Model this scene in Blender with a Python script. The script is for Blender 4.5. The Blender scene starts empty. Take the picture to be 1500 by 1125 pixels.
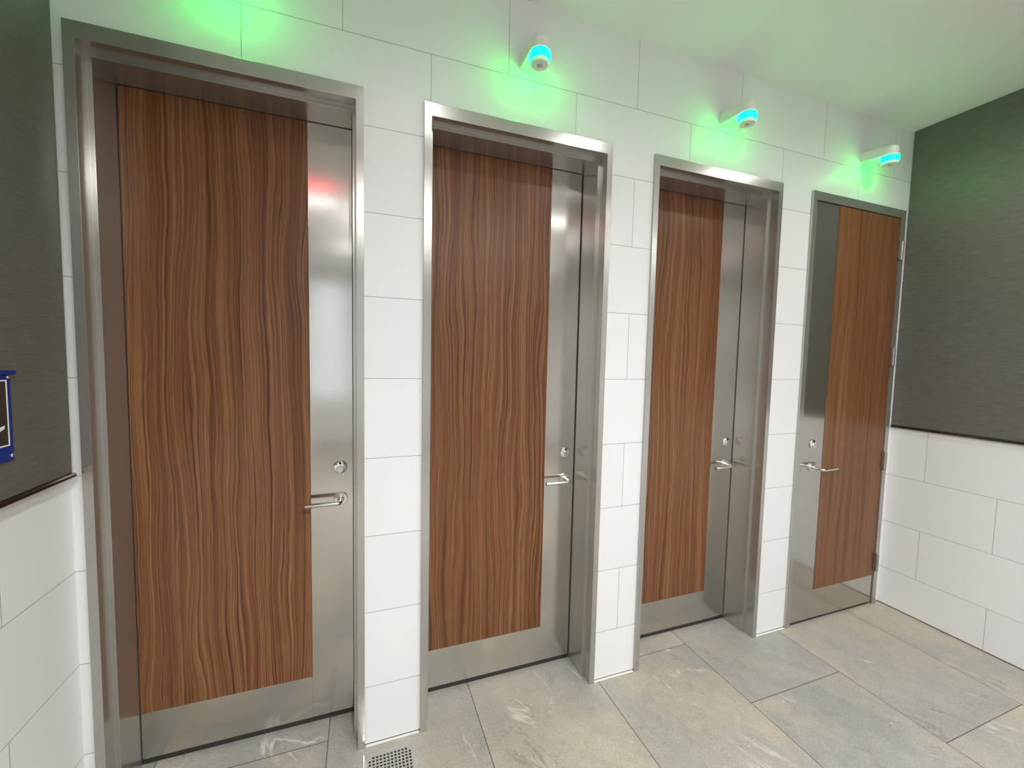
import bpy, bmesh, math, random
from mathutils import Vector, Matrix

random.seed(4)
scene = bpy.context.scene
COL = scene.collection

# ------------------------------------------------------------------ camera
ZS = 0.006
cam_d = bpy.data.cameras.new('camera')
cam = bpy.data.objects.new('camera', cam_d)
COL.objects.link(cam)
r = Vector((0.9402301482, -0.3398707478, 0.0213340855))
u = Vector((0.0018072821, 0.0676270937, 0.9977090307))
f = Vector((0.3405348765, 0.9380375531, -0.0641992746))
M = Matrix(((r.x, u.x, -f.x), (r.y, u.y, -f.y), (r.z, u.z, -f.z))).to_4x4()
M.translation = Vector((-0.2413, -1.6135, 1.5206 + ZS))
cam.matrix_world = M
cam_d.sensor_fit = 'HORIZONTAL'
cam_d.sensor_width = 36.0
cam_d.lens = 605.0148 / 1500 * 36.0
cam_d.clip_start = 0.02
scene.camera = cam

# ------------------------------------------------------------------ world, exposure
w = bpy.data.worlds.new('world')
scene.world = w
w.use_nodes = True
w.node_tree.nodes['Background'].inputs[0].default_value = (0.86, 0.93, 1.0, 1)
w.node_tree.nodes['Background'].inputs[1].default_value = 0.75
scene.view_settings.view_transform = 'Standard'
scene.view_settings.look = 'None'
scene.view_settings.gamma = 1.0
scene.view_settings.exposure = 1.2

LINEAR_LAMP = 6.0      # emission of the linear ceiling lamps
DOWNLIGHT = 30.0        # watts of each recessed downlight
RING = 17.0              # emission of the green rings

# ------------------------------------------------------------------ room numbers (metres)
XL, XR = -1.0752, 2.8989
ZC = 2.9291 + ZS
YB = -5.6               # far end of the room, behind the camera
Z1 = 0.2315 + ZS        # first wall-tile joint
TH, TW = 0.30, 0.6056   # wall tile height, length
DZ = 2.455 + ZS         # top of the door frames
DW = 0.808              # outer width of a door frame
FL = [-1.043, -0.024, 1.010, 2.046]   # left edges of the four frames
YD = 0.175              # face of the recessed doors
RAIL = 1.1375 + ZS

# ------------------------------------------------------------------ node helpers
def new_mat(name):
    m = bpy.data.materials.new(name)
    m.use_nodes = True
    nt = m.node_tree
    return m, nt, nt.nodes['Principled BSDF']

def N(nt, typ, **kw):
    n = nt.nodes.new(typ)
    for k, v in kw.items():
        setattr(n, k, v)
    return n

def L(nt, a, b):
    nt.links.new(a, b)

def math_node(nt, op, a, b=None, c=None):
    n = N(nt, 'ShaderNodeMath', operation=op)
    for i, v in enumerate((a, b, c)):
        if v is None:
            continue
        if isinstance(v, (int, float)):
            n.inputs[i].default_value = v
        else:
            L(nt, v, n.inputs[i])
    return n.outputs[0]

def ramp(nt, fac, stops, interp='LINEAR'):
    n = N(nt, 'ShaderNodeValToRGB')
    n.color_ramp.interpolation = interp
    e = n.color_ramp.elements
    while len(e) > 1:
        e.remove(e[-1])
    e[0].position, e[0].color = stops[0][0], tuple(stops[0][1]) + (1,)
    for p, c in stops[1:]:
        x = e.new(p)
        x.color = tuple(c) + (1,)
    L(nt, fac, n.inputs[0])
    return n.outputs[0]

def position(nt):
    g = N(nt, 'ShaderNodeNewGeometry')
    s = N(nt, 'ShaderNodeSeparateXYZ')
    L(nt, g.outputs['Position'], s.inputs[0])
    return s.outputs

def combine(nt, x, y, z=0.0):
    c = N(nt, 'ShaderNodeCombineXYZ')
    for i, v in enumerate((x, y, z)):
        if isinstance(v, (int, float)):
            c.inputs[i].default_value = v
        else:
            L(nt, v, c.inputs[i])
    return c.outputs[0]

def noise(nt, vec, scale, detail=3.0, rough=0.5, distortion=0.0):
    n = N(nt, 'ShaderNodeTexNoise')
    n.inputs['Scale'].default_value = scale
    n.inputs['Detail'].default_value = detail
    n.inputs['Roughness'].default_value = rough
    n.inputs['Distortion'].default_value = distortion
    L(nt, vec, n.inputs['Vector'])
    return n.outputs[0]

def mix_col(nt, fac, a, b, blend='MIX'):
    n = N(nt, 'ShaderNodeMix', data_type='RGBA', blend_type=blend)
    if isinstance(fac, (int, float)):
        n.inputs[0].default_value = fac
    else:
        L(nt, fac, n.inputs[0])
    for i, v in ((6, a), (7, b)):
        if isinstance(v, tuple):
            n.inputs[i].default_value = v + (1,) if len(v) == 3 else v
        else:
            L(nt, v, n.inputs[i])
    return n.outputs[2]

def bump(nt, bs, height, strength, dist):
    b = N(nt, 'ShaderNodeBump')
    b.inputs['Strength'].default_value = strength
    b.inputs['Distance'].default_value = dist
    L(nt, height, b.inputs['Height'])
    L(nt, b.outputs[0], bs.inputs['Normal'])

def plain(name, col, rough=0.5, metal=0.0, emit=None, strength=0.0):
    m, nt, bs = new_mat(name)
    bs.inputs['Base Color'].default_value = tuple(col) + (1,)
    bs.inputs['Roughness'].default_value = rough
    bs.inputs['Metallic'].default_value = metal
    if emit:
        bs.inputs['Emission Color'].default_value = tuple(emit) + (1,)
        bs.inputs['Emission Strength'].default_value = strength
    return m

# ------------------------------------------------------------------ materials
def wall_tile_mat(name, axis, origin):
    """white ceramic tiles in half bond; joints pinned to the tile module"""
    m, nt, bs = new_mat(name)
    P = position(nt)
    a = P[0] if axis == 'x' else P[1]
    uu = math_node(nt, 'ADD', a, -origin + TW * 20)
    vv = math_node(nt, 'ADD', P[2], -Z1 + TH * 4)
    br = N(nt, 'ShaderNodeTexBrick')
    br.offset, br.offset_frequency, br.squash = 0.5, 2, 1.0
    L(nt, combine(nt, uu, vv), br.inputs['Vector'])
    br.inputs['Scale'].default_value = 1.0
    br.inputs['Mortar Size'].default_value = 0.0013
    br.inputs['Mortar Smooth'].default_value = 0.3
    br.inputs['Bias'].default_value = 0.0
    br.inputs['Brick Width'].default_value = TW
    br.inputs['Row Height'].default_value = TH
    br.inputs['Color1'].default_value = (0.83, 0.825, 0.825, 1)
    br.inputs['Color2'].default_value = (0.80, 0.795, 0.80, 1)
    br.inputs['Mortar'].default_value = (0.36, 0.345, 0.33, 1)
    # dark sealant joint at the floor, its shadow line painted into the colour
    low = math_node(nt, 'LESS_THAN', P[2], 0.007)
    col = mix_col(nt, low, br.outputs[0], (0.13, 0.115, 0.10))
    L(nt, col, bs.inputs['Base Color'])
    bs.inputs['Roughness'].default_value = 0.42
    bs.inputs['Specular IOR Level'].default_value = 0.4
    # fine linen relief
    w1 = noise(nt, combine(nt, math_node(nt, 'MULTIPLY', a, 60.0), math_node(nt, 'MULTIPLY', P[2], 500.0)), 1.0, 2)
    w2 = noise(nt, combine(nt, math_node(nt, 'MULTIPLY', a, 500.0), math_node(nt, 'MULTIPLY', P[2], 60.0)), 1.0, 2)
    h = math_node(nt, 'MULTIPLY', math_node(nt, 'ADD', w1, w2), 0.15)
    h = math_node(nt, 'SUBTRACT', h, br.outputs['Fac'])
    bump(nt, bs, h, 0.5, 0.0012)
    return m

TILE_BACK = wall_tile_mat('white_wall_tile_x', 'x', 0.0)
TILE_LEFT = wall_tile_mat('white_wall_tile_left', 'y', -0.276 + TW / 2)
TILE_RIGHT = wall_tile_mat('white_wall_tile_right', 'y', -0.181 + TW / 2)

def steel_mat(name, axis='x', rough=0.2, col=(0.57, 0.55, 0.515), aniso=0.5, metal=1.0):
    m, nt, bs = new_mat(name)
    P = position(nt)
    bs.inputs['Metallic'].default_value = metal
    # brushing: long fine streaks
    s = {'x': (6, 6, 900), 'z': (900, 900, 6)}[axis]
    v = combine(nt, math_node(nt, 'MULTIPLY', P[0], s[0]), math_node(nt, 'MULTIPLY', P[1], s[1]), math_node(nt, 'MULTIPLY', P[2], s[2]))
    st = noise(nt, v, 1.0, 2)
    big = noise(nt, combine(nt, P[0], P[1], P[2]), 2.2, 4, 0.6)
    L(nt, mix_col(nt, st, tuple(c * 0.93 for c in col), tuple(min(1, c * 1.06) for c in col)), bs.inputs['Base Color'])
    mr = N(nt, 'ShaderNodeMapRange')
    mr.inputs['From Min'].default_value = 0.3
    mr.inputs['From Max'].default_value = 0.7
    mr.inputs['To Min'].default_value = rough * 0.86
    mr.inputs['To Max'].default_value = rough * 1.12
    L(nt, big, mr.inputs['Value'])
    L(nt, mr.outputs[0], bs.inputs['Roughness'])
    # the grain spreads reflections sideways
    g = N(nt, 'ShaderNodeNewGeometry')
    cr = N(nt, 'ShaderNodeVectorMath', operation='CROSS_PRODUCT')
    L(nt, g.outputs['True Normal'], cr.inputs[0])
    cr.inputs[1].default_value = (0.0, 0.0, 1.0)
    ad = N(nt, 'ShaderNodeVectorMath', operation='ADD')
    L(nt, cr.outputs[0], ad.inputs[0])
    ad.inputs[1].default_value = (0.002, 0.0, 0.0)
    L(nt, ad.outputs[0], bs.inputs['Tangent'])
    bs.inputs['Anisotropic'].default_value = aniso
    h = math_node(nt, 'ADD', math_node(nt, 'MULTIPLY', st, 0.02), math_node(nt, 'MULTIPLY', big, 0.5))
    bump(nt, bs, h, 0.35, 0.0012)
    return m

STEEL = steel_mat('brushed_stainless_steel', 'x', 0.15)
KICK = steel_mat('satin_kick_plate_steel', 'x', 0.22, (0.58, 0.56, 0.52), 0.2)
FRAME_STEEL = steel_mat('brushed_frame_steel', 'z', 0.235, (0.50, 0.485, 0.455), 0.5, 0.80)
HANDLE = plain('satin_handle_steel', (0.70, 0.68, 0.64), 0.24, 1.0)
CHROME = plain('polished_chrome', (0.80, 0.80, 0.79), 0.10, 1.0)
BLACK = plain('matte_black', (0.012, 0.011, 0.010), 0.6)
GAP_SHADE = plain('gap_shade', (0.03, 0.026, 0.022), 0.6)  # near-black colour standing in for the shaded gap under each door
EDGE = plain('shadow_dark_bronze_edge', (0.10, 0.085, 0.07), 0.22, 1.0)  # metal trim, darkened to carry the shadow band below the covering
HINGE = plain('hinge_steel', (0.42, 0.38, 0.35), 0.3, 1.0)

def wood_mat():
    m, nt, bs = new_mat('walnut_laminate')
    P = position(nt)
    oi = N(nt, 'ShaderNodeObjectInfo')
    off = math_node(nt, 'MULTIPLY', oi.outputs['Random'], 37.0)
    x = math_node(nt, 'ADD', P[0], off)
    # wandering of the growth lines
    wan = noise(nt, combine(nt, math_node(nt, 'MULTIPLY', x, 5.5), off, math_node(nt, 'MULTIPLY', P[2], 1.3)), 1.0, 1, 0.5)
    wan2 = noise(nt, combine(nt, math_node(nt, 'MULTIPLY', x, 24.0), off, math_node(nt, 'MULTIPLY', P[2], 4.5)), 1.0, 2, 0.5)
    lines = math_node(nt, 'ADD', x, math_node(nt, 'ADD', math_node(nt, 'MULTIPLY', wan, 0.10), math_node(nt, 'MULTIPLY', wan2, 0.018)))
    ring = noise(nt, combine(nt, math_node(nt, 'MULTIPLY', lines, 150.0), off, math_node(nt, 'MULTIPLY', P[2], 0.5)), 1.0, 2, 0.55)
    pen = noise(nt, combine(nt, math_node(nt, 'MULTIPLY', lines, 330.0), off, math_node(nt, 'MULTIPLY', P[2], 0.8)), 1.0, 1, 0.5)
    fine = noise(nt, combine(nt, math_node(nt, 'MULTIPLY', x, 700.0), off, math_node(nt, 'MULTIPLY', P[2], 12.0)), 1.0, 2, 0.6)
    broad = noise(nt, combine(nt, math_node(nt, 'MULTIPLY', lines, 16.0), off, math_node(nt, 'MULTIPLY', P[2], 0.3)), 1.0, 2, 0.5)
    base = ramp(nt, ring, [(0.28, (0.085, 0.027, 0.009)), (0.40, (0.185, 0.069, 0.026)), (0.52, (0.260, 0.108, 0.043)), (0.68, (0.38, 0.185, 0.082))])
    c = mix_col(nt, 0.35, base, ramp(nt, broad, [(0.35, (0.155, 0.052, 0.019)), (0.65, (0.285, 0.130, 0.057))]))
    dk = ramp(nt, pen, [(0.30, (0.34, 0.26, 0.20)), (0.42, (1.0, 1.0, 1.0)), (0.62, (1.0, 1.0, 1.0)), (0.76, (1.18, 1.22, 1.28))])
    c = mix_col(nt, 0.85, c, dk, 'MULTIPLY')
    c = mix_col(nt, 0.8, c, ramp(nt, fine, [(0.3, (0.72, 0.68, 0.64)), (0.65, (1.15, 1.17, 1.20))]), 'MULTIPLY')
    c = mix_col(nt, 1.0, c, (0.82, 0.81, 0.80), 'MULTIPLY')
    L(nt, c, bs.inputs['Base Color'])
    bs.inputs['Roughness'].default_value = 0.32
    bs.inputs['Specular IOR Level'].default_value = 0.35
    bump(nt, bs, math_node(nt, 'ADD', ring, fine), 0.10, 0.0006)
    return m
WOOD = wood_mat()

def floor_mat():
    m, nt, bs = new_mat('slate_floor_tile')
    P = position(nt)
    CW, CL = 0.590, 1.208
    cx = math_node(nt, 'DIVIDE', math_node(nt, 'ADD', P[0], 0.371), CW)
    col = math_node(nt, 'FLOOR', cx)
    fx = math_node(nt, 'SUBTRACT', cx, col)
    ty = math_node(nt, 'DIVIDE', math_node(nt, 'ADD', math_node(nt, 'ADD', P[1], -0.068),
                   math_node(nt, 'MULTIPLY', math_node(nt, 'ADD', col, -2.0), 0.4027)), CL)
    row = math_node(nt, 'FLOOR', ty)
    fy = math_node(nt, 'SUBTRACT', ty, row)
    ex = math_node(nt, 'MULTIPLY', math_node(nt, 'MINIMUM', fx, math_node(nt, 'SUBTRACT', 1.0, fx)), CW)
    ey = math_node(nt, 'MULTIPLY', math_node(nt, 'MINIMUM', fy, math_node(nt, 'SUBTRACT', 1.0, fy)), CL)
    edge = math_node(nt, 'MINIMUM', ex, ey)
    g = N(nt, 'ShaderNodeMapRange')
    g.inputs['From Min'].default_value = 0.0010
    g.inputs['From Max'].default_value = 0.0022
    g.inputs['To Min'].default_value = 1.0
    g.inputs['To Max'].default_value = 0.0
    L(nt, edge, g.inputs['Value'])
    wn = N(nt, 'ShaderNodeTexWhiteNoise', noise_dimensions='2D')
    L(nt, combine(nt, col, row), wn.inputs['Vector'])
    rnd = wn.outputs['Value']
    # each tile takes its own part of the stone
    sx = math_node(nt, 'ADD', P[0], math_node(nt, 'MULTIPLY', rnd, 41.0))
    sy = math_node(nt, 'ADD', P[1], math_node(nt, 'MULTIPLY', rnd, 23.0))
    diag = combine(nt, math_node(nt, 'ADD', math_node(nt, 'MULTIPLY', sx, 2.6), math_node(nt, 'MULTIPLY', sy, 1.3)),
                   math_node(nt, 'ADD', math_node(nt, 'MULTIPLY', sy, 0.9), math_node(nt, 'MULTIPLY', sx, -0.4)))
    big = noise(nt, diag, 0.8, 4, 0.5, 0.6)
    fine = noise(nt, combine(nt, sx, sy), 130.0, 4, 0.7)
    mid = noise(nt, combine(nt, sx, sy), 16.0, 5, 0.65, 0.8)
    c = ramp(nt, big, [(0.36, (0.335, 0.325, 0.315)), (0.46, (0.375, 0.36, 0.335)), (0.53, (0.41, 0.38, 0.33)), (0.66, (0.47, 0.425, 0.35))])
    tint = ramp(nt, rnd, [(0.0, (0.94, 0.94, 0.955)), (0.5, (1.0, 0.985, 0.96)), (1.0, (1.05, 1.025, 0.97))])
    c = mix_col(nt, 1.0, c, tint, 'MULTIPLY')
    c = mix_col(nt, 1.0, c, ramp(nt, mid, [(0.3, (0.90, 0.90, 0.90)), (0.7, (1.09, 1.09, 1.08))]), 'MULTIPLY')
    c = mix_col(nt, 1.0, c, ramp(nt, fine, [(0.3, (0.80, 0.80, 0.80)), (0.7, (1.20, 1.20, 1.20))]), 'MULTIPLY')
    # veins: thin contour lines of a stretched noise, light and dark
    vn = noise(nt, diag, 0.62, 7, 0.52, 1.2)
    va = math_node(nt, 'ABSOLUTE', math_node(nt, 'SUBTRACT', vn, 0.52))
    light_v = ramp(nt, va, [(0.0, (1, 1, 1)), (0.0045, (0.7, 0.7, 0.7)), (0.009, (0, 0, 0))])
    brk = ramp(nt, noise(nt, combine(nt, sx, sy), 3.2, 4), [(0.52, (0, 0, 0)), (0.62, (1, 1, 1))])
    c = mix_col(nt, math_node(nt, 'MULTIPLY', math_node(nt, 'MULTIPLY', light_v, brk), 0.7), c, (0.74, 0.71, 0.64))
    vn2 = noise(nt, diag, 1.9, 5, 0.6, 1.0)
    vb = math_node(nt, 'ABSOLUTE', math_node(nt, 'SUBTRACT', vn2, 0.46))
    dark_v = ramp(nt, vb, [(0.0, (1, 1, 1)), (0.012, (0, 0, 0))])
    c = mix_col(nt, math_node(nt, 'MULTIPLY', math_node(nt, 'MULTIPLY', dark_v, brk), 0.6), c, (0.20, 0.165, 0.13))
    # small pale pits
    pit = ramp(nt, noise(nt, combine(nt, sx, sy), 38.0, 1), [(0.76, (0, 0, 0)), (0.79, (1, 1, 1))])
    c = mix_col(nt, math_node(nt, 'MULTIPLY', pit, 0.6), c, (0.62, 0.60, 0.55))
    c = mix_col(nt, g.outputs[0], c, (0.075, 0.066, 0.056))
    L(nt, c, bs.inputs['Base Color'])
    L(nt, ramp(nt, mid, [(0.3, (0.38,) * 3), (0.7, (0.50,) * 3)]), bs.inputs['Roughness'])
    h = math_node(nt, 'SUBTRACT', math_node(nt, 'ADD', math_node(nt, 'MULTIPLY', mid, 0.6), math_node(nt, 'MULTIPLY', fine, 0.12)), g.outputs[0])
    bump(nt, bs, h, 0.35, 0.0016)
    return m
FLOOR = floor_mat()

def covering_mat():
    m, nt, bs = new_mat('taupe_linen_wallcovering')
    P = position(nt)
    h1 = noise(nt, combine(nt, P[0], math_node(nt, 'MULTIPLY', P[1], 14.0), math_node(nt, 'MULTIPLY', P[2], 430.0)), 1.0, 3, 0.6)
    h2 = noise(nt, combine(nt, P[0], math_node(nt, 'MULTIPLY', P[1], 380.0), math_node(nt, 'MULTIPLY', P[2], 30.0)), 1.0, 2, 0.5)
    t = math_node(nt, 'ADD', math_node(nt, 'MULTIPLY', h1, 0.75), math_node(nt, 'MULTIPLY', h2, 0.25))
    L(nt, ramp(nt, t, [(0.33, (0.095, 0.087, 0.073)), (0.5, (0.130, 0.121, 0.103)), (0.68, (0.175, 0.163, 0.141))]), bs.inputs['Base Color'])
    bs.inputs['Roughness'].default_value = 0.45
    bs.inputs['Specular IOR Level'].default_value = 0.5
    bump(nt, bs, t, 0.4, 0.0010)
    return m
COVER = covering_mat()

def paint_mat(name, col, rough=0.6):
    m, nt, bs = new_mat(name)
    P = position(nt)
    n = noise(nt, combine(nt, P[0], P[1], P[2]), 180.0, 3)
    bs.inputs['Base Color'].default_value = tuple(col) + (1,)
    bs.inputs['Roughness'].default_value = rough
    bump(nt, bs, n, 0.25, 0.001)
    return m
CEIL = paint_mat('white_ceiling_paint', (0.86, 0.855, 0.83))
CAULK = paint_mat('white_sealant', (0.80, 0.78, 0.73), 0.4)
PLASTIC = plain('white_plastic', (0.80, 0.79, 0.74), 0.35)
CAP_GREY = plain('grey_print', (0.30, 0.32, 0.28), 0.5)
GREEN = plain('green_light_ring', (0.0, 0.4, 0.2), 0.3, 0.0, (0.0, 1.0, 0.08), RING)
LAMP = plain('lamp_diffuser', (0.9, 0.9, 0.9), 0.5, 0.0, (0.97, 0.985, 1.0), LINEAR_LAMP)
DL = plain('downlight_lens', (0.9, 0.9, 0.9), 0.5, 0.0, (1.0, 0.95, 0.88), 6.0)
RED = plain('red_light_strip', (0.5, 0.02, 0.03), 0.5, 0.0, (1.0, 0.05, 0.07), 5.0)
BLUE = plain('blue_enamel', (0.004, 0.028, 0.22), 0.32)
SIGN_DARK = plain('dark_sign_face', (0.045, 0.036, 0.030), 0.2)
WHITE_PRINT = plain('white_print', (0.85, 0.85, 0.85), 0.4)

# ------------------------------------------------------------------ mesh helpers
def add_box(bm, x0, x1, y0, y1, z0, z1):
    v = [bm.verts.new((x, y, z)) for x in (x0, x1) for y in (y0, y1) for z in (z0, z1)]
    for q in ((0, 1, 3, 2), (4, 6, 7, 5), (0, 4, 5, 1), (2, 3, 7, 6), (0, 2, 6, 4), (1, 5, 7, 3)):
        bm.faces.new([v[i] for i in q])

def obj(name, bm, mat, parent=None, bevel=0.0, seg=2, smooth=False, loc=(0, 0, 0)):
    bmesh.ops.recalc_face_normals(bm, faces=bm.faces)
    me = bpy.data.meshes.new(name)
    bm.to_mesh(me)
    bm.free()
    me.materials.append(mat)
    if smooth:
        for p in me.polygons:
            p.use_smooth = True
    o = bpy.data.objects.new(name, me)
    COL.objects.link(o)
    o.location = loc
    if parent:
        o.parent = parent
    if bevel:
        md = o.modifiers.new('bevel', 'BEVEL')
        md.width, md.segments, md.limit_method, md.angle_limit = bevel, seg, 'ANGLE', math.radians(40)
    return o

def box(name, dims, mat, parent=None, bevel=0.0, loc=(0, 0, 0)):
    bm = bmesh.new()
    add_box(bm, *dims)
    return obj(name, bm, mat, parent, bevel, loc=loc)

def add_lathe(bm, prof, seg=48, mtx=None):
    """prof: (radius, height) from bottom to top about Z; closed at radius 0"""
    rings = []
    for rad, h in prof:
        if rad < 1e-6:
            rings.append([bm.verts.new((0, 0, h))])
        else:
            rings.append([bm.verts.new((rad * math.cos(2 * math.pi * i / seg), rad * math.sin(2 * math.pi * i / seg), h)) for i in range(seg)])
    for a, b in zip(rings, rings[1:]):
        for i in range(seg):
            j = (i + 1) % seg
            if len(a) == 1 and len(b) == 1:
                continue
            if len(a) == 1:
                bm.faces.new((a[0], b[j], b[i]))
            elif len(b) == 1:
                bm.faces.new((a[i], a[j], b[0]))
            else:
                bm.faces.new((a[i], a[j], b[j], b[i]))
    if mtx is not None:
        vs = [v for rr in rings for v in rr]
        bmesh.ops.transform(bm, matrix=mtx, verts=vs)

def add_tube(bm, pts, rad, seg=20):
    """round bar along pts with closed flat ends"""
    pts = [Vector(p) for p in pts]
    rings = []
    up = Vector((0, 0, 1))
    for i, p in enumerate(pts):
        if i == 0:
            t = (pts[1] - p).normalized()
        elif i == len(pts) - 1:
            t = (p - pts[i - 1]).normalized()
        else:
            t = ((pts[i + 1] - p).normalized() + (p - pts[i - 1]).normalized()).normalized()
        a = t.cross(up).normalized()
        b = a.cross(t).normalized()
        rings.append([bm.verts.new(p + rad * (math.cos(2 * math.pi * k / seg) * a + math.sin(2 * math.pi * k / seg) * b)) for k in range(seg)])
    for A, B in zip(rings, rings[1:]):
        for i in range(seg):
            j = (i + 1) % seg
            bm.faces.new((A[i], A[j], B[j], B[i]))
    bm.faces.new(rings[0])
    bm.faces.new(rings[-1])

def empty(name, loc=(0, 0, 0)):
    o = bpy.data.objects.new(name, None)
    COL.objects.link(o)
    o.location = loc
    o.empty_display_size = 0.1
    return o

def tag(o, label, cat, group=None, kind=None):
    o['label'] = label
    o['category'] = cat
    if group:
        o['group'] = group
    if kind:
        o['kind'] = kind
    return o

# ------------------------------------------------------------------ the setting
T = 0.34    # depth of the back wall
bm = bmesh.new()
edges = [XL - 0.15]
for fl in FL:
    edges += [fl, fl + DW]
edges.append(XR + 0.15)
for i in range(0, len(edges), 2):
    add_box(bm, edges[i], edges[i + 1], 0.0, T, -0.02, DZ)
add_box(bm, XL - 0.15, XR + 0.15, 0.0, T, DZ, ZC + 0.05)
add_box(bm, XL - 0.15, XR + 0.15, T, T + 0.05, -0.02, ZC + 0.05)
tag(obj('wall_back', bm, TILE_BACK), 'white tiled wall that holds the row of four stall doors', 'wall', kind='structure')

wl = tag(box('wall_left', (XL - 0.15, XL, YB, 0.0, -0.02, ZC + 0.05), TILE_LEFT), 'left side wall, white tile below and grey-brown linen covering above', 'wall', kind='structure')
box('wall_covering', (XL, XL + 0.020, -2.2, -0.030, RAIL + 0.012, ZC - 0.001), COVER, wl, 0.002)
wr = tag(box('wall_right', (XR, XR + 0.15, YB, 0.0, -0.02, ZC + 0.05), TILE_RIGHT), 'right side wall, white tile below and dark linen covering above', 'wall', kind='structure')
box('wall_covering', (XR - 0.010, XR, -2.2, -0.004, RAIL + 0.012, ZC - 0.001), COVER, wr, 0.002)

# wall behind the camera, with one bright opening
bm = bmesh.new()
wx0, wx1, wz0, wz1 = -1.0, -0.5, 0.78, 2.70
add_box(bm, XL - 0.15, wx0, YB - 0.15, YB, -0.02, ZC + 0.05)
add_box(bm, wx1, XR + 0.15, YB - 0.15, YB, -0.02, ZC + 0.05)
add_box(bm, wx0, wx1, YB - 0.15, YB, -0.02, wz0)
add_box(bm, wx0, wx1, YB - 0.15, YB, wz1, ZC + 0.05)
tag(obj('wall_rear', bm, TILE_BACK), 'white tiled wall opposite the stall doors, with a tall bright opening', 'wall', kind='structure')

tag(box('floor', (XL - 0.15, XR + 0.15, YB - 0.15, T, -0.12, 0.0), FLOOR), 'grey-beige slate-look tile floor with thin dark joints', 'floor', kind='structure')
tag(box('ceiling', (XL - 0.15, XR + 0.15, YB - 0.15, T, ZC, ZC + 0.12), CEIL), 'smooth white ceiling washed with green light', 'ceiling', kind='structure')

# metal edge under the wall coverings, coloured dark for the shadow band there
def rail(name, x_face, sgn, y1, label):
    bm = bmesh.new()
    prof = [(0.0, 0.0), (0.026, 0.0), (0.030, 0.004), (0.030, 0.010), (0.026, 0.014), (0.0, 0.014)]
    ends = []
    for y in (-2.2, y1):
        ends.append([bm.verts.new((x_face + sgn * a, y, RAIL - 0.002 + b)) for a, b in prof])
    n = len(prof)
    for i in range(n):
        j = (i + 1) % n
        bm.faces.new((ends[0][i], ends[0][j], ends[1][j], ends[1][i]))
    bm.faces.new(ends[0]); bm.faces.new(ends[1])
    tag(obj(name, bm, EDGE), label, 'trim', kind='structure')
rail('trim_1', XL, 1, -0.03, 'metal edge trim along the left wall covering, darkened as its shadow band')
rail('trim_2', XR, -0.5, -0.002, 'metal edge trim along the right wall covering, darkened as its shadow band')

# sealant beads where the tiled piers meet the floor
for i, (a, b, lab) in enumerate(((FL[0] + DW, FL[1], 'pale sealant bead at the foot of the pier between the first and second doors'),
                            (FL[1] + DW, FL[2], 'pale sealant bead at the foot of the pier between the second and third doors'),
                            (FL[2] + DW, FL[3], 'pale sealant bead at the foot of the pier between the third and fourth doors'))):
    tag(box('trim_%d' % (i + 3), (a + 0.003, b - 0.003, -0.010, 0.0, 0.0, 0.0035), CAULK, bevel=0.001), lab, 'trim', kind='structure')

# ------------------------------------------------------------------ doors
def frame_mesh(prof):
    """sweep of (inset at the sides, inset at the top, y) up one jamb, across the head, down the other"""
    bm = bmesh.new()
    loops = []
    for k in range(4):
        lp = []
        for s, t, y in prof:
            x = s if k < 2 else DW - s
            z = 0.0 if k in (0, 3) else DZ - t
            lp.append(bm.verts.new((x, y, z)))
        loops.append(lp)
    n = len(prof)
    for A, B in zip(loops, loops[1:]):
        for i in range(n):
            j = (i + 1) % n
            bm.faces.new((A[i], A[j], B[j], B[i]))
    bm.faces.new(loops[0]); bm.faces.new(loops[3])
    return bm

DEEP = [(0.0, 0.0, -0.012), (0.026, 0.047, -0.012), (0.026, 0.047, 0.044), (0.039, 0.062, 0.044),
        (0.039, 0.062, 0.24), (0.001, 0.001, 0.24), (0.001, 0.001, -0.0005), (0.0, 0.0, -0.0005)]
FLUSH = [(0.0, 0.0, -0.012), (0.034, 0.047, -0.012), (0.034, 0.047, 0.040), (0.048, 0.062, 0.040),
         (0.048, 0.062, 0.13), (0.001, 0.001, 0.13), (0.001, 0.001, -0.0005), (0.0, 0.0, -0.0005)]

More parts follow.
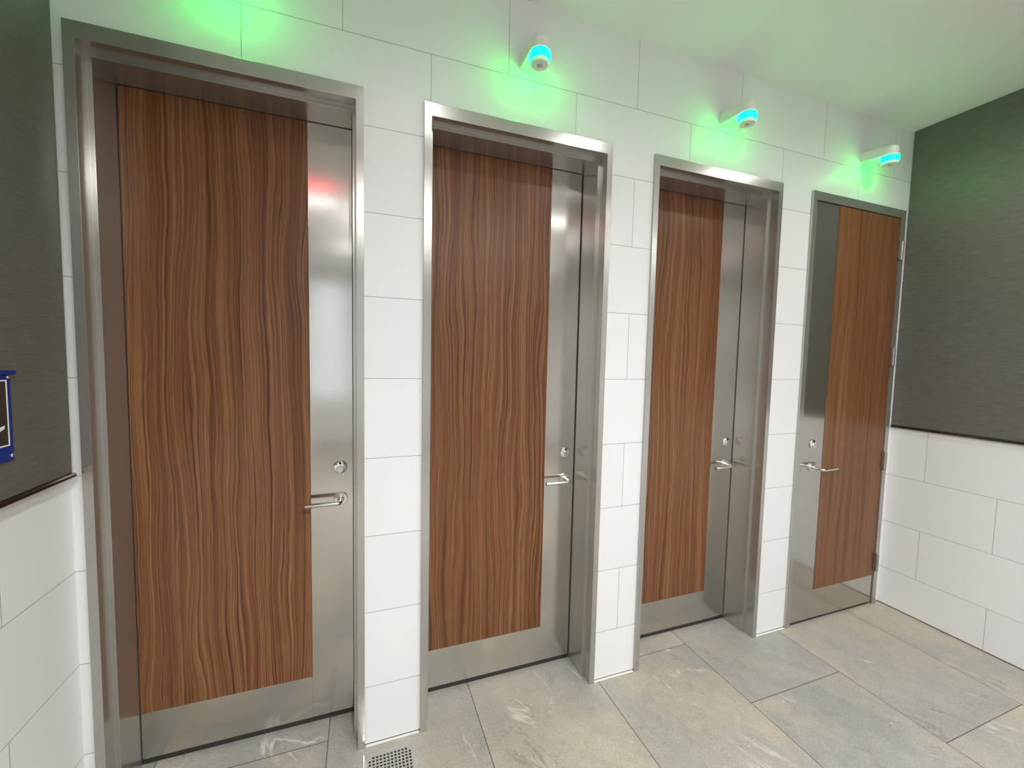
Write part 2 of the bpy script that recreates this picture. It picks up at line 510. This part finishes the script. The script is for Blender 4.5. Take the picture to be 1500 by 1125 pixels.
def lock(parent, x, y, z):
    """round thumb-sized lock plate with a swinging key cover"""
    bm = bmesh.new()
    rot = Matrix.Translation((x, y, z)) @ Matrix.Rotation(math.radians(90), 4, 'X')
    add_lathe(bm, [(0, 0), (0.0265, 0.0), (0.0265, 0.004), (0.0255, 0.0065), (0.021, 0.0085), (0.012, 0.0105), (0.0, 0.0112)], 40, rot)
    o = obj('lock', bm, CHROME, parent, smooth=True)
    # pear-shaped cover
    bm = bmesh.new()
    pts = []
    for k in range(36):
        a = 2 * math.pi * k / 36
        rr = 0.0165 - 0.0035 * math.cos(a)
        pts.append((0.82 * rr * math.sin(a), rr * math.cos(a) - 0.004))
    f0 = [bm.verts.new((x + px, y - 0.0070, z + pz)) for px, pz in pts]
    f1 = [bm.verts.new((x + px, y - 0.0125, z + pz)) for px, pz in pts]
    f2 = [bm.verts.new((x + px * .88, y - 0.0140, z + pz * .88 - .0004)) for px, pz in pts]
    for A, B in ((f0, f1), (f1, f2)):
        for i in range(36):
            j = (i + 1) % 36
            bm.faces.new((A[i], A[j], B[j], B[i]))
    bm.faces.new(f0); bm.faces.new(f2)
    obj('key_cover', bm, HANDLE, o)
    bm = bmesh.new()
    add_box(bm, x - 0.0045, x + 0.0045, y - 0.0125, y - 0.003, z + 0.0125, z + 0.0225)
    obj('key_slot', bm, BLACK, o, 0.001)
    bm = bmesh.new()
    for dx, dz in ((-0.004, 0.001), (0.004, 0.001), (0, -0.006)):
        add_lathe(bm, [(0, 0), (0.0011, 0.0), (0.0011, 0.0008), (0, 0.0008)], 10,
                  Matrix.Translation((x + dx, y - 0.0138, z + dz)) @ Matrix.Rotation(math.radians(90), 4, 'X'))
    obj('pin_hole', bm, BLACK, o)

def lever(parent, x, y, z, direction, reach=0.125, out=0.058):
    bm = bmesh.new()
    rot = Matrix.Translation((x, y, z)) @ Matrix.Rotation(math.radians(90), 4, 'X')
    add_lathe(bm, [(0, 0), (0.026, 0.0), (0.026, 0.006), (0.0245, 0.0078), (0.0, 0.0085)], 40, rot)
    rose = obj('lever_rose', bm, HANDLE, parent, smooth=False)
    bm = bmesh.new()
    R_ = 0.0082
    pts = [(x, y - 0.006, z), (x, y - out + 0.010, z - 0.001)]
    for k in range(1, 6):
        a = math.radians(90 * k / 6)
        pts.append((x + direction * 0.010 * (1 - math.cos(a)), y - out + 0.010 - 0.010 * math.sin(a), z - 0.0015))
    pts += [(x + direction * 0.010, y - out, z - 0.002), (x + direction * reach, y - out, z - 0.002)]
    add_tube(bm, pts, R_)
    lv = obj('lever_handle', bm, HANDLE, parent, 0.0008, smooth=True)
    bm = bmesh.new()
    add_lathe(bm, [(0, 0), (0.0125, 0.0), (0.0125, 0.014), (0.0105, 0.017), (0.0, 0.017)], 28,
              Matrix.Translation((x, y - 0.007, z)) @ Matrix.Rotation(math.radians(90), 4, 'X'))
    obj('lever_collar', bm, HANDLE, lv)

DOOR_LABEL = [
    'first stall door from the left, nearest, deep steel frame and wide bright walnut panel',
    'second stall door from the left, recessed, its walnut panel sheened, above the right of the floor drain',
    'third stall door from the left, recessed, dark walnut panel with steel jamb wide on its right',
    'fourth stall door at the far right, flush with the wall, hinges on its right and lever pointing right']
BW = 0.608      # right edge of the wood, from the frame's left edge

for i in range(3):
    fl = FL[i]
    root = tag(empty('door_%d' % (i + 1), (fl, 0, 0)), DOOR_LABEL[i], 'door', 'stall doors in the tiled wall', 'structure')
    obj('door_frame', frame_mesh(DEEP), FRAME_STEEL, root, 0.0014, 2)
    x0, x1 = 0.041, DW - 0.0435
    zt = DZ - 0.064
    box('door_leaf', (x0, x1, YD + 0.002, YD + 0.045, 0.024, zt), STEEL, root, 0.001)
    box('wood_panel', (x0 + 0.0005, BW, YD - 0.0005, YD + 0.003, 0.2015, zt - 0.0005), WOOD, root)
    box('kick_plate', (x0 + 0.0005, BW, YD - 0.0002, YD + 0.003, 0.025, 0.2005), KICK, root, 0.0005)
    box('threshold', (0.0405, DW - 0.0405, YD + 0.006, 0.23, 0.0, 0.020), GAP_SHADE, root, 0.001)  # dark strip paints the shade of the gap below the leaf
    lock(root, 0.716, YD + 0.002, 1.062 + ZS)
    lever(root, 0.718, YD + 0.002, 0.932 + ZS, -1)

fl = FL[3]
root = tag(empty('door_4', (fl, 0, 0)), DOOR_LABEL[3], 'door', 'stall doors in the tiled wall', 'structure')
obj('door_frame', frame_mesh(FLUSH), FRAME_STEEL, root, 0.0014, 2)
zt = DZ - 0.050
yf = -0.006
box('door_leaf', (0.037, DW - 0.0375, yf + 0.001, 0.038, 0.018, zt), STEEL, root, 0.001)
box('wood_panel', (0.222, DW - 0.040, yf - 0.001, yf + 0.002, 0.1925, zt - 0.0005), WOOD, root)
box('threshold', (0.049, DW - 0.049, 0.002, 0.10, 0.0, 0.011), GAP_SHADE, root, 0.001)
lock(root, 0.132, yf + 0.001, 1.062 + ZS)
lever(root, 0.134, yf + 0.001, 0.930 + ZS, 1, 0.120, 0.066)
box('latch_strike', (0.0345, 0.0385, yf - 0.004, 0.02, 0.915, 0.950), BLACK, root)
for z in (0.275, 0.925, 1.575, 2.215):
    bm = bmesh.new()
    add_lathe(bm, [(0, -0.0575), (0.0075, -0.057), (0.0098, -0.054), (0.0098, 0.054), (0.0075, 0.057), (0, 0.0575)], 20,
              Matrix.Translation((DW - 0.031, yf - 0.013, z + ZS)))
    add_box(bm, DW - 0.052, DW - 0.017, yf - 0.0075, yf - 0.0015, z - 0.051 + ZS, z + 0.051 + ZS)
    obj('hinge', bm, HINGE, root, smooth=False)
    bm = None

# ------------------------------------------------------------------ green beacons over the doors
def beacon_body():
    """side arm: narrow and tall at the wall, round at the head"""
    bm = bmesh.new()
    def outline(y_c, rad, wb, inset=0.0):
        pts = [(-wb / 2 + inset, -0.0), ]
        pts = [(-wb / 2 + inset, 0.0)]
        for k in range(25):
            a = math.pi + math.pi * k / 24
            pts.append(((rad - inset) * math.cos(a), y_c + (rad - inset) * math.sin(a)))
        pts.append((wb / 2 - inset, 0.0))
        return pts
    def zlow(y):
        t = min(1, max(0, -y / 0.127))
        return 2.664 - 0.014 * t
    def ztop(y):
        t = min(1, max(0, -y / 0.127))
        return 2.722 - 0.024 * t * t
    lo = outline(-0.127, 0.0378, 0.066)
    hi = outline(-0.127, 0.0378, 0.066, 0.006)
    rings = [[bm.verts.new((x, y, zlow(y) + ZS)) for x, y in lo],
             [bm.verts.new((x, y, ztop(y) - 0.012 + ZS)) for x, y in lo],
             [bm.verts.new((x, y, ztop(y) - 0.004 + ZS)) for x, y in outline(-0.127, 0.0378, 0.066, 0.002)],
             [bm.verts.new((x, y, ztop(y) + ZS)) for x, y in outline(-0.127, 0.0378, 0.066, 0.008)]]
    n = len(lo)
    for A, B in zip(rings, rings[1:]):
        for i in range(n):
            j = (i + 1) % n
            bm.faces.new((A[i], A[j], B[j], B[i]))
    # top and bottom as strips between mirrored points
    for R_ in (rings[0], rings[-1]):
        for i in range(n // 2):
            a, b, c, d = R_[i], R_[i + 1], R_[n - 2 - i], R_[n - 1 - i]
            vs = []
            for v in (a, b, c, d):
                if v not in vs:
                    vs.append(v)
            if len(vs) >= 3:
                bm.faces.new(vs)
    return bm

def make_beacon(x, label):
    t = tag(empty('occupancy_light', (x, 0, 0)), label, 'light', 'green occupancy lights above the doors')
    obj('light_body', beacon_body(), PLASTIC, t, 0.0, smooth=False)
    bm = bmesh.new()
    add_box(bm, -0.034, 0.034, -0.004, 0.0, 2.660 + ZS, 2.726 + ZS)
    obj('wall_plate', bm, PLASTIC, t, 0.0015)
    bm = bmesh.new()
    m = Matrix.Translation((0, -0.127, ZS))
    add_lathe(bm, [(0, 2.6215), (0.0365, 2.6215), (0.0385, 2.625), (0.0392, 2.632), (0.0392, 2.643), (0.0380, 2.6495), (0, 2.6495)], 40, m)
    obj('light_ring', bm, GREEN, t, smooth=False)
    bm = bmesh.new()
    add_lathe(bm, [(0, 2.6055), (0.0300, 2.6055), (0.0318, 2.6065), (0.0325, 2.609), (0.0335, 2.6212), (0, 2.6212)], 40, m)
    cap = obj('end_cap', bm, PLASTIC, t)
    bm = bmesh.new()
    for r0, r1 in ((0.0085, 0.0102), (0.0045, 0.0060), (0.0, 0.0022)):
        add_lathe(bm, [(r0, 2.6054), (r0, 2.6048), (r1, 2.6048), (r1, 2.6054)], 28, m)
    obj('target_mark', bm, CAP_GREY, cap)
    return t

b0 = make_beacon(FL[1] + DW / 2 + 0.001, 'white wall light with glowing green ring above the second door from the left')
for x, lab in ((FL[0] + DW / 2, 'green glowing wall light above the nearest, leftmost door, mostly its glow at the top edge'),
               (FL[2] + DW / 2, 'white wall light with glowing green ring above the third door from the left'),
               (FL[3] + DW / 2, 'white wall light with glowing green ring above the far right door beside the dark wall')):
    o = b0.copy(); COL.objects.link(o); o.location = (x, 0, 0); o['label'] = lab
    for ch in list(b0.children):
        c = ch.copy(); COL.objects.link(c); c.parent = o
        for g in ch.children:
            d = g.copy(); COL.objects.link(d); d.parent = c

# ------------------------------------------------------------------ floor drain
dr = tag(empty('floor_drain', (-0.145, -0.138, 0)), 'square perforated steel floor drain at the foot of the pier between the first two doors', 'drain')
S, n = 0.093, 25
bm = bmesh.new()
step = 2 * (S - 0.010) / n
def gx(i):
    return -S + 0.010 + i * step + (0.09 * step if i % 2 == 0 else -0.09 * step) * (1 if 0 < i < n else 0)
hole = set()
for a in range(12):
    for b in range(12):
        if (a, b) in ((0, 0), (11, 0), (0, 11), (11, 11)):
            continue
        hole.add((2 * a + 1, 2 * b + 1))
xs = [-S] + [gx(i) for i in range(n + 1)] + [S]
vg = [[bm.verts.new((x, y, 0.0026)) for y in xs] for x in xs]
for i in range(n + 2):
    for j in range(n + 2):
        if (i - 1, j - 1) in hole:
            continue
        bm.faces.new((vg[i][j], vg[i + 1][j], vg[i + 1][j + 1], vg[i][j + 1]))
ex = bmesh.ops.extrude_face_region(bm, geom=bm.faces[:])
bmesh.ops.translate(bm, verts=[v for v in ex['geom'] if isinstance(v, bmesh.types.BMVert)], vec=(0, 0, -0.0018))
obj('grate', bm, steel_mat('drain_steel', 'x', 0.32, (0.52, 0.50, 0.45)), dr)
box('drain_well_shade', (-S, S, -S, S, 0.0, 0.0006), BLACK, dr)  # thin black sheet on the floor, painted shade for the drain's depth
bm = bmesh.new()
W = 0.003
for d in ((-S - W, S + W, S, S + W), (-S - W, S + W, -S - W, -S), (-S - W, -S, -S, S), (S, S + W, -S, S)):
    add_box(bm, d[0], d[1], d[2], d[3], 0.0, 0.0024)
obj('rim', bm, FRAME_STEEL, dr)

# ------------------------------------------------------------------ blue framed sign on the left wall
sx = XL + 0.0205
sg = tag(empty('wall_sign', (sx, -0.36, 1.36)), 'blue framed sign bolted to the grey-brown wall at the left edge', 'sign')
bm = bmesh.new()
add_box(bm, 0, 0.006, -0.108, 0.108, -0.112, 0.108)
add_box(bm, 0, 0.016, -0.108, 0.112, 0.100, 0.110)
obj('sign_frame', bm, BLUE, sg, 0.002)
box('sign_face', (0.006, 0.0075, -0.090, 0.090, -0.070, 0.084), SIGN_DARK, sg)
bm = bmesh.new()
for d in ((-0.093, 0.093, 0.084, 0.087), (-0.093, 0.093, -0.073, -0.070), (-0.093, -0.090, -0.070, 0.084), (0.090, 0.093, -0.070, 0.084)):
    add_box(bm, 0.006, 0.0082, d[0], d[1], d[2], d[3])
obj('white_border', bm, WHITE_PRINT, sg)
bm = bmesh.new()
v = [bm.verts.new(p) for p in ((0.0076, 0.050, -0.030), (0.0076, 0.080, -0.022), (0.0076, 0.078, -0.030), (0.0076, 0.050, -0.040))]
bm.faces.new(v)
e_ = bmesh.ops.extrude_face_region(bm, geom=bm.faces[:])
bmesh.ops.translate(bm, verts=[q for q in e_['geom'] if isinstance(q, bmesh.types.BMVert)], vec=(0.0008, 0, 0))
obj('white_mark', bm, WHITE_PRINT, sg)
for y, z in ((0.099, -0.098), (-0.099, -0.098), (0.099, 0.094), (-0.099, 0.094)):
    bm = bmesh.new()
    add_lathe(bm, [(0, 0), (0.0055, 0), (0.0050, 0.0025), (0.0028, 0.004), (0, 0.0044)], 20,
              Matrix.Translation((0.006, y, z)) @ Matrix.Rotation(math.radians(90), 4, 'Y'))
    obj('bolt', bm, CHROME, sg, smooth=True)

# ------------------------------------------------------------------ ceiling lamps
def linear_lamp(x0, x1, y, label):
    t = tag(empty('linear_ceiling_lamp', ((x0 + x1) / 2, y, ZC)), label, 'ceiling lamp')
    hw = (x1 - x0) / 2
    box('lamp_housing', (-hw, hw, -0.035, 0.035, -0.030, 0.0), PLASTIC, t, 0.002)
    box('lamp_diffuser', (-hw + 0.01, hw - 0.01, -0.016, 0.016, -0.037, -0.030), LAMP, t)
linear_lamp(0.20, 2.45, -1.90, 'long white linear ceiling lamp behind and above the camera')
linear_lamp(-0.95, -0.45, -2.25, 'short white linear ceiling lamp near the left wall')
linear_lamp(-0.60, 2.40, -3.90, 'long white linear ceiling lamp near the rear wall')
strip = box('red_light_strip', (-0.25, 0.25, -0.008, 0.008, -0.010, 0.0), RED, loc=(-0.70, -1.95, ZC))
tag(strip, 'thin red light strip on the ceiling near the left wall', 'light strip')

def downlight(x, y, label, k=1.0):
    t = tag(empty('recessed_downlight', (x, y, ZC)), label, 'ceiling lamp', 'round recessed downlights')
    bm = bmesh.new()
    add_lathe(bm, [(0.040, 0.0), (0.040, -0.004), (0.052, -0.005), (0.056, -0.002), (0.056, 0.0)], 40)
    obj('trim_ring', bm, PLASTIC, t, smooth=False)
    bm = bmesh.new()
    add_lathe(bm, [(0, -0.003), (0.0395, -0.003), (0.0395, 0.0), (0, 0.0)], 40)
    obj('lens', bm, DL, t)
    ld = bpy.data.lights.new('downlight_beam', 'SPOT')
    ld.energy = DOWNLIGHT * k
    ld.color = (1.0, 0.985, 0.965) if x > 1.5 else (0.955, 0.98, 1.0)
    ld.spot_size = math.radians(168)
    ld.spot_blend = 1.0
    ld.shadow_soft_size = 0.04
    lo = bpy.data.objects.new('lamp_beam', ld)
    COL.objects.link(lo)
    lo.parent = t
    lo.location = (0, 0, -0.012)
downlight(2.30, -0.78, 'round recessed downlight in the ceiling near the right wall', 0.55)
downlight(1.07, -0.90, 'round recessed downlight above the floor between the second and third doors', 0.25)
downlight(0.02, -0.90, 'round recessed downlight above the floor drain', 0.32)
downlight(0.05, -2.60, 'unseen fill downlight added behind the camera near the left wall', 5.4)  # this and the next two are unseen lamps added as main fill
downlight(1.20, -2.60, 'unseen fill downlight added behind the camera, middle of the ceiling', 3.6)
downlight(2.75, -2.60, 'unseen fill downlight added behind the camera near the right wall', 1.2)
